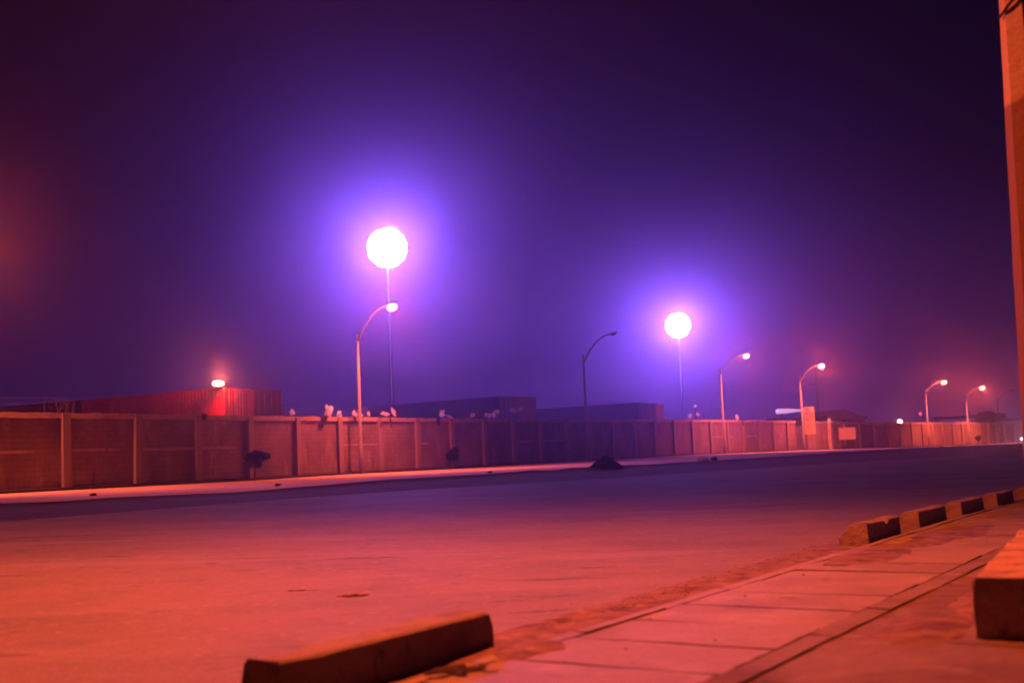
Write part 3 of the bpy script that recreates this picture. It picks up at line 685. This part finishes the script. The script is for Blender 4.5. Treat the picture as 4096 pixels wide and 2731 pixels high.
# ------------------------------------------------------------------ near blocks, plinth, debris
blk = [(-2.36, -.76, -.335, .24, .215, .015, 'long dark-sided kerb block alone in the left foreground'),
       (5.62, 6.82, -.24, .30, .225, .13, 'nearest kerb block of the right-hand row, with a chipped top'),
       (7.46, 8.72, -.20, .30, .225, .13, 'second kerb block of the right-hand row'),
       (9.35, 10.66, -.16, .30, .225, .13, 'third kerb block of the right-hand row'),
       (11.28, 12.5, -.10, .30, .225, .13, 'fourth kerb block of the right-hand row'),
       (13.1, 14.3, .0, .30, .225, .13, 'farthest kerb block of the row, cut by the right edge')]
for i, (s0, s1, t, wd, h, ch, lb) in enumerate(blk):
    bm = rough_block(s1 - s0, wd, h, ch, seed=i + 2, amp=.008 if i else .006)
    if i == 1:
        for v in bm.verts:
            if -.0 < v.co.x < .12 and v.co.z > h - .05 and v.co.y < 0: v.co.z -= .035
    if i == 0:
        for v in bm.verts:
            if v.co.z < .02: v.co.y += 0
    p = st((s0 + s1) / 2, t, .0 if i == 0 else -.005)
    o = link('kerb_block', bm, M['block'], loc=p); o.rotation_euler = (0, 0, RZ); tag(o, lb, 'kerb block', 'concrete kerb blocks along the near road edge')
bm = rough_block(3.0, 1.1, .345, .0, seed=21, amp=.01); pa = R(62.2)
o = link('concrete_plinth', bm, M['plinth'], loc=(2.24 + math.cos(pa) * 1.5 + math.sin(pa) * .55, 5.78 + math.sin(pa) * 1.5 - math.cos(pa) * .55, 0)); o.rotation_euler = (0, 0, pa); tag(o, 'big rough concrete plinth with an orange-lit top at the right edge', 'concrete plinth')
o = link('broken_slab', crumple(.17, .09, .035, 44), M['rag'], loc=(-.33, 5.42, .03)); o.rotation_euler = (0, 0, .5); tag(o, 'flat dark broken lump beside the long foreground kerb block', 'rubble lump')
bm = NB(); r = random.Random(5)
for i in range(900):
    q = r.uniform(.002, .007); p = Vector((r.uniform(-7, 3), r.uniform(5, 16), .005))
    if (p - O).dot(T) > -.5: continue
    res = bmesh.ops.create_icosphere(bm, subdivisions=1, radius=q, matrix=Matrix.Translation(p) @ Matrix.Diagonal((1, r.uniform(.6, 1.3), .5, 1)))
for i in range(420):
    s, t = r.uniform(-3, 9), -.35 + r.gauss(0, .16); q = r.uniform(.003, .009); p = st(s, t, .02)
    if r.random() < .25: p = st(r.uniform(-3, 9), r.uniform(.2, 3.5), .052)
    b0 = len(bm.verts); res = bmesh.ops.create_icosphere(bm, subdivisions=1, radius=q, matrix=Matrix.Translation(p) @ Matrix.Diagonal((1, r.uniform(.6, 1.3), .6, 1)))
    for v in res['verts']: v.co += Vector((r.uniform(-1, 1), r.uniform(-1, 1), r.uniform(-1, 1))) * q * .25
tag(link('gravel', bm, M['block']), 'loose grit scattered along the near gutter', 'grit', kind='stuff')
# flat stains/litter on the road
for (x, y, lx, ly, m, lb, nm, ct) in [(-6.2, 15.3, .42, .16, M['soil'], 'dark flattened rag on the road at the left', 'flattened_rag', 'rag'), (-1.8, 9.4, .12, .008, M['slab'], 'thin white strip of litter on the road', 'litter_strip', 'litter'),
        (-1.3, 8.95, .10, .03, M['gutter'], 'small dark scrap on the road right of the white strip', 'flattened_scrap', 'scrap'), (4.1, 28.5, .45, .10, M['plastic'], 'white litter lying on the far half of the road', 'litter_strip', 'litter')]:
    bm = crumple(lx, ly, .012, 50 + int(x)); o = link(nm, bm, m, loc=(x, y, .02)); o.rotation_euler = (0, 0, .05); tag(o, lb, ct)

# near right pole: octagonal tapered concrete, lamp out of view above
np_ = empty('roadside_pole', (4.09, 8.58, .04), R(-5.5), 'thick faceted concrete pole at the right edge, lamp cut-off coloured in, pale above and dark red below', 'pole')
bm = NB(); seg = 8; rows = []
for i in range(37):
    z = i * .25; rr = max(.10, .30 - .0295 * z); rows.append([bm.verts.new((math.cos(R(22.5 + 45 * k)) * rr + .004 * noise.noise(Vector((k, z * 2, 0))), math.sin(R(22.5 + 45 * k)) * rr, z)) for k in range(seg)])
for a, b in zip(rows, rows[1:]):
    for k in range(seg): bm.faces.new((a[k], a[(k + 1) % seg], b[(k + 1) % seg], b[k]))
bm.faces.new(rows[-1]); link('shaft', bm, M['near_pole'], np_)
bm = NB(); pts = []
for k in range(41):
    a = R(180 + k * 6); pts.append((math.cos(a) * .185, math.sin(a) * .185, 4.32 + .10 * math.sin(a * 1.0 + 2.2) + .01 * math.sin(a * 5)))
tube(bm, pts, .011, 6); link('cable_loop', bm, M['ruled'], np_)

# its long arm and lamp over the near carriageway (above the frame)
av = Matrix.Rotation(R(5.5), 3, 'Z') @ Vector((-5.9, .95, 0))
bm = NB(); tube(bm, [Vector((0, 0, 8.6)), av * .3 + Vector((0, 0, 9.1)), av * .7 + Vector((0, 0, 9.45)), av + Vector((0, 0, 9.55))], [.07, .06, .05, .04], 10); link('arm', bm, M['pole_metal'], np_, True)
bm = NB(); vs = box(bm, av + Vector((0, 0, 9.56)), (.75, .3, .16), math.atan2(av.y, av.x)); bmesh.ops.bevel(bm, geom=bm.edges[:], offset=.05, segments=2); nh = link('lamp_head', bm, M['lamp_body'], np_)
bm = NB(); bmesh.ops.create_uvsphere(bm, u_segments=16, v_segments=8, radius=1, matrix=Matrix.Translation(av + Vector((0, 0, 9.46))) @ Matrix.Diagonal((.24, .14, .08, 1))); link('lens', bm, M['em_sodium'], nh, True)
ld = bpy.data.lights.new('lamp_beam', 'SPOT'); ld.energy = 13000; ld.color = (1, .125, .032); ld.shadow_soft_size = .12; ld.spot_size = R(152); ld.spot_blend = 1.0
lo = bpy.data.objects.new('beam', ld); C.objects.link(lo); lo.parent = np_; lo.location = av + Vector((0, 0, 9.3))

# ------------------------------------------------------------------ banner, gatehouse, post, notice
bn = empty('banner_sign', (27.0, 106.8, 1.8), R(-15.5), 'tall bright banner fixed to the lamp pole by the gateway', 'banner')
bm = NB(); n = 8; G = []
for a in range(n + 1): G.append([bm.verts.new((a / n * .98, .03 * math.sin(a / n * 3.1) - .02, b / n * 2.55)) for b in range(n + 1)])
for a in range(n):
    for b in range(n): bm.faces.new((G[a][b], G[a + 1][b], G[a + 1][b + 1], G[a][b + 1]))
bmesh.ops.solidify(bm, geom=bm.faces[:], thickness=.03); link('panel', bm, M['banner'], bn)
bm = NB()
for (x, z, w_, h) in ((.36, 2.28, .34, .06), (.30, 1.95, .3, .12), (.3, 1.42, .26, .10), (.34, 1.28, .3, .07), (.28, .72, .3, .05), (.54, .38, .03, .6)): box(bm, (x, -.06, z), (w_, .01, h))
link('printed_mark', bm, M['text'], bn)
bm = NB()
for z in (.05, 2.5): tube(bm, [(.3, .09, z), (.98, .09, z)], .02, 6)
link('bracket', bm, M['pole_metal'], bn)

gh = empty('gatehouse', (31, 134, .3), R(55), 'low gatehouse with a dark roof and a long white roof edge behind the wall', 'building')
bm = NB(); box(bm, (6, -2.5, 1.6), (11, 5, 3.2)); link('wall', bm, M['distant'], gh)
bm = NB(); box(bm, (6, -2.5, 3.5), (14, 7.5, .35)); link('roof', bm, M['roof'], gh)
bm = NB()
for x in (2, 5, 8): box(bm, (x, .03, 1.9), (1.1, .06, 1.1))
link('window', bm, M['glass'], gh)
cn = empty('canopy', (30.15, 131.6, .2), R(-6), 'long pale tapering canopy slab with added glow beside the banner', 'canopy')
bm = NB(); P = []
for (x, hh, yy) in ((-.05, .18, .3), (.15, .28, .7), (1.3, .24, .8), (2.3, .13, .7), (3.1, .10, .5), (3.25, .05, .3)):
    P.append([bm.verts.new((x, y, 4.55 + z)) for y, z in ((-yy, -hh), (-yy, hh), (yy, hh), (yy, -hh))])
for a, b in zip(P, P[1:]):
    for k in range(4): bm.faces.new((a[k], a[(k + 1) % 4], b[(k + 1) % 4], b[k]))
bm.faces.new(P[0]); bm.faces.new(P[-1]); link('slab', bm, glow('glowing_canopy_slab', (.75, .42, .75), .75), cn)  # emission added to brighten the pale canopy slab
bm = NB()
for x in (.6, 2.7): tube(bm, [(x, 0, 0), (x, 0, 4.45)], .07, 8)
link('post', bm, M['dark_steel'], cn)
sh = empty('shed', (34.6, 137, .2), R(-3), 'dark shed with a curved roof behind the banner', 'building')
bm = NB(); prof = [(0, 0), (0, 4.2)] + [(7.2 * f, 4.2 + .35 * math.sin(min(1, f * 1.35) * math.pi * .62) - max(0, f - .7) * 3.8) for f in [i / 12 for i in range(1, 13)]] + [(7.2, 0)]
A = [bm.verts.new((x, 0, z)) for x, z in prof]; B = [bm.verts.new((x, 8, z)) for x, z in prof]
for k in range(len(A)): bm.faces.new((A[k], A[(k + 1) % len(A)], B[(k + 1) % len(A)], B[k]))
bm.faces.new(A); bm.faces.new(B); link('wall', bm, M['roof'], sh)
bm = NB(); P = [(-.25, 4.15)] + prof[2:-1] + [(7.5, prof[-2][1] - .1)]
A = [bm.verts.new((x, -.3, z + .05)) for x, z in P]; B = [bm.verts.new((x, 8.3, z + .05)) for x, z in P]
for k in range(len(A) - 1): bm.faces.new((A[k], A[k + 1], B[k + 1], B[k]))
bmesh.ops.solidify(bm, geom=bm.faces[:], thickness=.12); link('roof', bm, M['roof'], sh)
ps = empty('gate_post', (31.0, 112.8, .2), R(50), 'slim concrete post with a pale cap in front of the farther wall', 'post')
bm = NB(); box(bm, (0, 0, 1.35), (.42, .34, 2.7)); bmesh.ops.bevel(bm, geom=bm.edges[:], offset=.02, segments=1); link('shaft', bm, M['coping'], ps)
bm = NB(); box(bm, (0, 0, 2.78), (.54, .46, .12)); bmesh.ops.create_icosphere(bm, subdivisions=2, radius=.16, matrix=Matrix.Translation((0, 0, 2.97))); link('cap', bm, M['white_paint'], ps)
nb = empty('notice_board', (31.93, 113.1, 1.15), R(-15), 'pale painted notice board before the farther wall, right of the post', 'notice board')
bm = NB(); box(bm, (.8, 0, .62), (1.62, .05, 1.2)); link('board', bm, M['notice'], nb)
bm = NB()
for r_ in range(5):
    x = .12
    while x < 1.4:
        l = rnd.uniform(.06, .2); box(bm, (x + l / 2, -.032, .2 + r_ * .2), (l, .01, .07)); x += l + .05
link('lettering', bm, M['text'], nb)
bm = NB()
for x in (.15, 1.45): tube(bm, [(x, .06, -1.1), (x, .06, 1.2)], .035, 6)
link('post', bm, M['dark_steel'], nb)
sm = empty('camera_mast', (43.65, 164.4, .2), 0, 'thin mast with a small side arm rising behind the banner', 'mast')
bm = NB(); tube(bm, [(0, 0, 0), (0, 0, 10.8)], [.16, .09], 8); link('pole', bm, M['pole_metal'], sm, True)
bm = NB(); tube(bm, [(0, 0, 9.05), (-.6, 0, 9.1)], .07, 6); vs = box(bm, (-.85, 0, 9.1), (.5, .3, .28)); link('arm', bm, M['pole_metal'], sm)
# small far lights
def small_light(loc, h, r_, m, label, power=0, col=(1, .3, .2), rad=.3):
    o = empty('light_post', (loc[0], loc[1], .0), 0, label, 'light post'); bm = NB(); tube(bm, [(0, 0, 0), (0, 0, h - r_)], .09, 8); box(bm, (0, 0, h - r_ - .05), (.3, .3, .1)); link('pole', bm, M['dark_steel'], o)
    bm = NB(); bmesh.ops.create_uvsphere(bm, u_segments=12, v_segments=8, radius=r_, matrix=Matrix.Translation((0, 0, h))); link('lens', bm, m, o, True)
    if power:
        ld = bpy.data.lights.new('lamp_glow', 'POINT'); ld.energy = power; ld.color = col; ld.shadow_soft_size = rad
        lo = bpy.data.objects.new('bulb', ld); C.objects.link(lo); lo.parent = o; lo.location = (0, -.4, h)
small_light((51.0, 151.6), 3.25, .30, M['em_white'], 'low post with a small white light right of the notice', 500)
small_light((86.95, 245), 6.1, .30, M['em_red'], 'distant post with a tiny red beacon')
small_light((34.4, 217.3), 8.85, .26, M['em_pink'], 'distant post with a faint pink light right of the farther mast')

# far houses and tree
fh = empty('house', (80.5, 215, -.2), R(-16), 'low far house with a dark overhanging roof behind the lit wall', 'house')
bm = NB(); box(bm, (2.2, 3, 2.2), (5.2, 6, 4.6)); link('wall', bm, M['white_paint'], fh)
bm = NB(); box(bm, (2.2, 3, 4.75), (7.5, 8, .45)); link('roof', bm, M['roof'], fh)
bm = NB()
for x in (1.2, 3.4): box(bm, (x, -.03, 2.8), (.9, .06, 1.0))
link('window', bm, M['glass'], fh)
fh = empty('house', (87.8, 212.5, -.3), R(-16), 'second low far house right of the last lit lamp', 'house')
bm = NB(); box(bm, (4, 3, 1.9), (8.4, 6, 3.9)); link('wall', bm, M['distant'], fh)
bm = NB(); box(bm, (4, 3, 4.0), (9.4, 7, .3)); link('roof', bm, M['roof'], fh)
bm = NB()
for x in (1.5, 4.2, 6.6): box(bm, (x, -.03, 2.4), (1.1, .06, 1.2))
link('window', bm, M['white_paint'], fh)
fh = empty('apartment_block', (92, 190, -.3), R(-20), 'tall hazy block just left of the roadside pole', 'building')
bm = NB(); box(bm, (8, 5, 4.5), (16, 10, 9.5)); link('wall', bm, M['distant'], fh)
for zz in (2, 5, 7.8):
    for x in (2, 5, 8, 11, 14):
        bm = NB(); box(bm, (x, -.02, zz), (1.3, .08, 1.3)); link('window', bm, M['glass'], fh)
bm = NB(); box(bm, (8, 5, 9.4), (16.5, 10.5, .3)); link('roof', bm, M['roof'], fh)
ft = empty('tree', (72.6, 176, -.2), 0, 'dark rounded tree rising behind the far wall near the right edge', 'tree')
bm = NB(); tube(bm, [(0, 0, 0), (.1, 0, 1.4), (.1, 0, 2.8)], [.25, .2, .14], 8)
for k in range(6): a = k * 1.05; tube(bm, [(.1, 0, 1.6), (math.cos(a) * 1, math.sin(a) * 1, 2.7), (math.cos(a) * 1.8, math.sin(a) * 1.6, 3.4)], [.12, .08, .03], 6)
link('trunk', bm, M['bark'], ft); leafy(ft, (.1, 0, 3.3), (2.6, 2.2, 1.5), 3500, .2, M['leaf'], 31, lobes=11)
# hazy far tree line behind yard
for i, (x, y, h, w_, lb) in enumerate([(-70, 150, 5.6, 16, 'dark mass of tree crowns behind the wall at the far left, nearest the edge'), (-52, 152, 5.0, 12, 'lower dark tree crowns behind the wall at the far left')]):
    t_ = empty('tree', (x, y, .4), 0, lb, 'tree'); bm = NB(); tube(bm, [(0, 0, 0), (0, 0, h * .6)], [.3, .15], 8); link('trunk', bm, M['bark'], t_)
    leafy(t_, (0, 0, h * .6), (w_ / 2, 3, h * .4), 4000, .3, M['leaf'], 60 + i, lobes=14)

# approaching car at the right edge of the far road
cr_ = empty('car', (57.6, 128.4, -.25), R(-120), 'pale car with lit headlights far down the road by the pole', 'car')
bm = NB(); prof = [(-2.1, .35), (-2.1, .85), (-1.9, .95), (-1.2, 1.0), (-.7, 1.42), (.7, 1.45), (1.3, 1.0), (2.0, .85), (2.15, .6), (2.1, .35)]
A = [bm.verts.new((x, -.8 + (.12 if z > 1.1 else 0), z)) for x, z in prof]; B = [bm.verts.new((x, .8 - (.12 if z > 1.1 else 0), z)) for x, z in prof]
for k in range(len(A)): bm.faces.new((A[k], A[(k + 1) % len(A)], B[(k + 1) % len(A)], B[k]))
bm.faces.new(A); bm.faces.new(B); link('body', bm, M['car'], cr_)
bm = NB(); v = [bm.verts.new(p) for p in ((1.27, -.6, 1.06), (1.27, .6, 1.06), (.78, .56, 1.41), (.78, -.56, 1.41))]; bm.faces.new(v); bmesh.ops.solidify(bm, geom=bm.faces[:], thickness=.02); link('windscreen', bm, M['glass'], cr_)
for x in (-1.3, 1.35):
    for y in (-.78, .78):
        bm = NB(); bmesh.ops.create_cone(bm, cap_ends=True, segments=18, radius1=.32, radius2=.32, depth=.2, matrix=Matrix.Translation((x, y, .32)) @ Matrix.Rotation(R(90), 4, 'X')); link('wheel', bm, M['tyre'], cr_)
for y in (-.58, .58):
    bm = NB(); bmesh.ops.create_uvsphere(bm, u_segments=12, v_segments=8, radius=1, matrix=Matrix.Translation((2.1, y, .68)) @ Matrix.Diagonal((.06, .16, .09, 1))); link('headlight', bm, M['em_white'], cr_)
ld = bpy.data.lights.new('headlight_beam', 'SPOT'); ld.energy = 2500; ld.color = (1, .5, .5); ld.spot_size = R(70); ld.spot_blend = .8; ld.shadow_soft_size = .1
lo = bpy.data.objects.new('bulb', ld); C.objects.link(lo); lo.parent = cr_; lo.location = (2.25, 0, .68); lo.rotation_euler = (0, R(-93), 0)
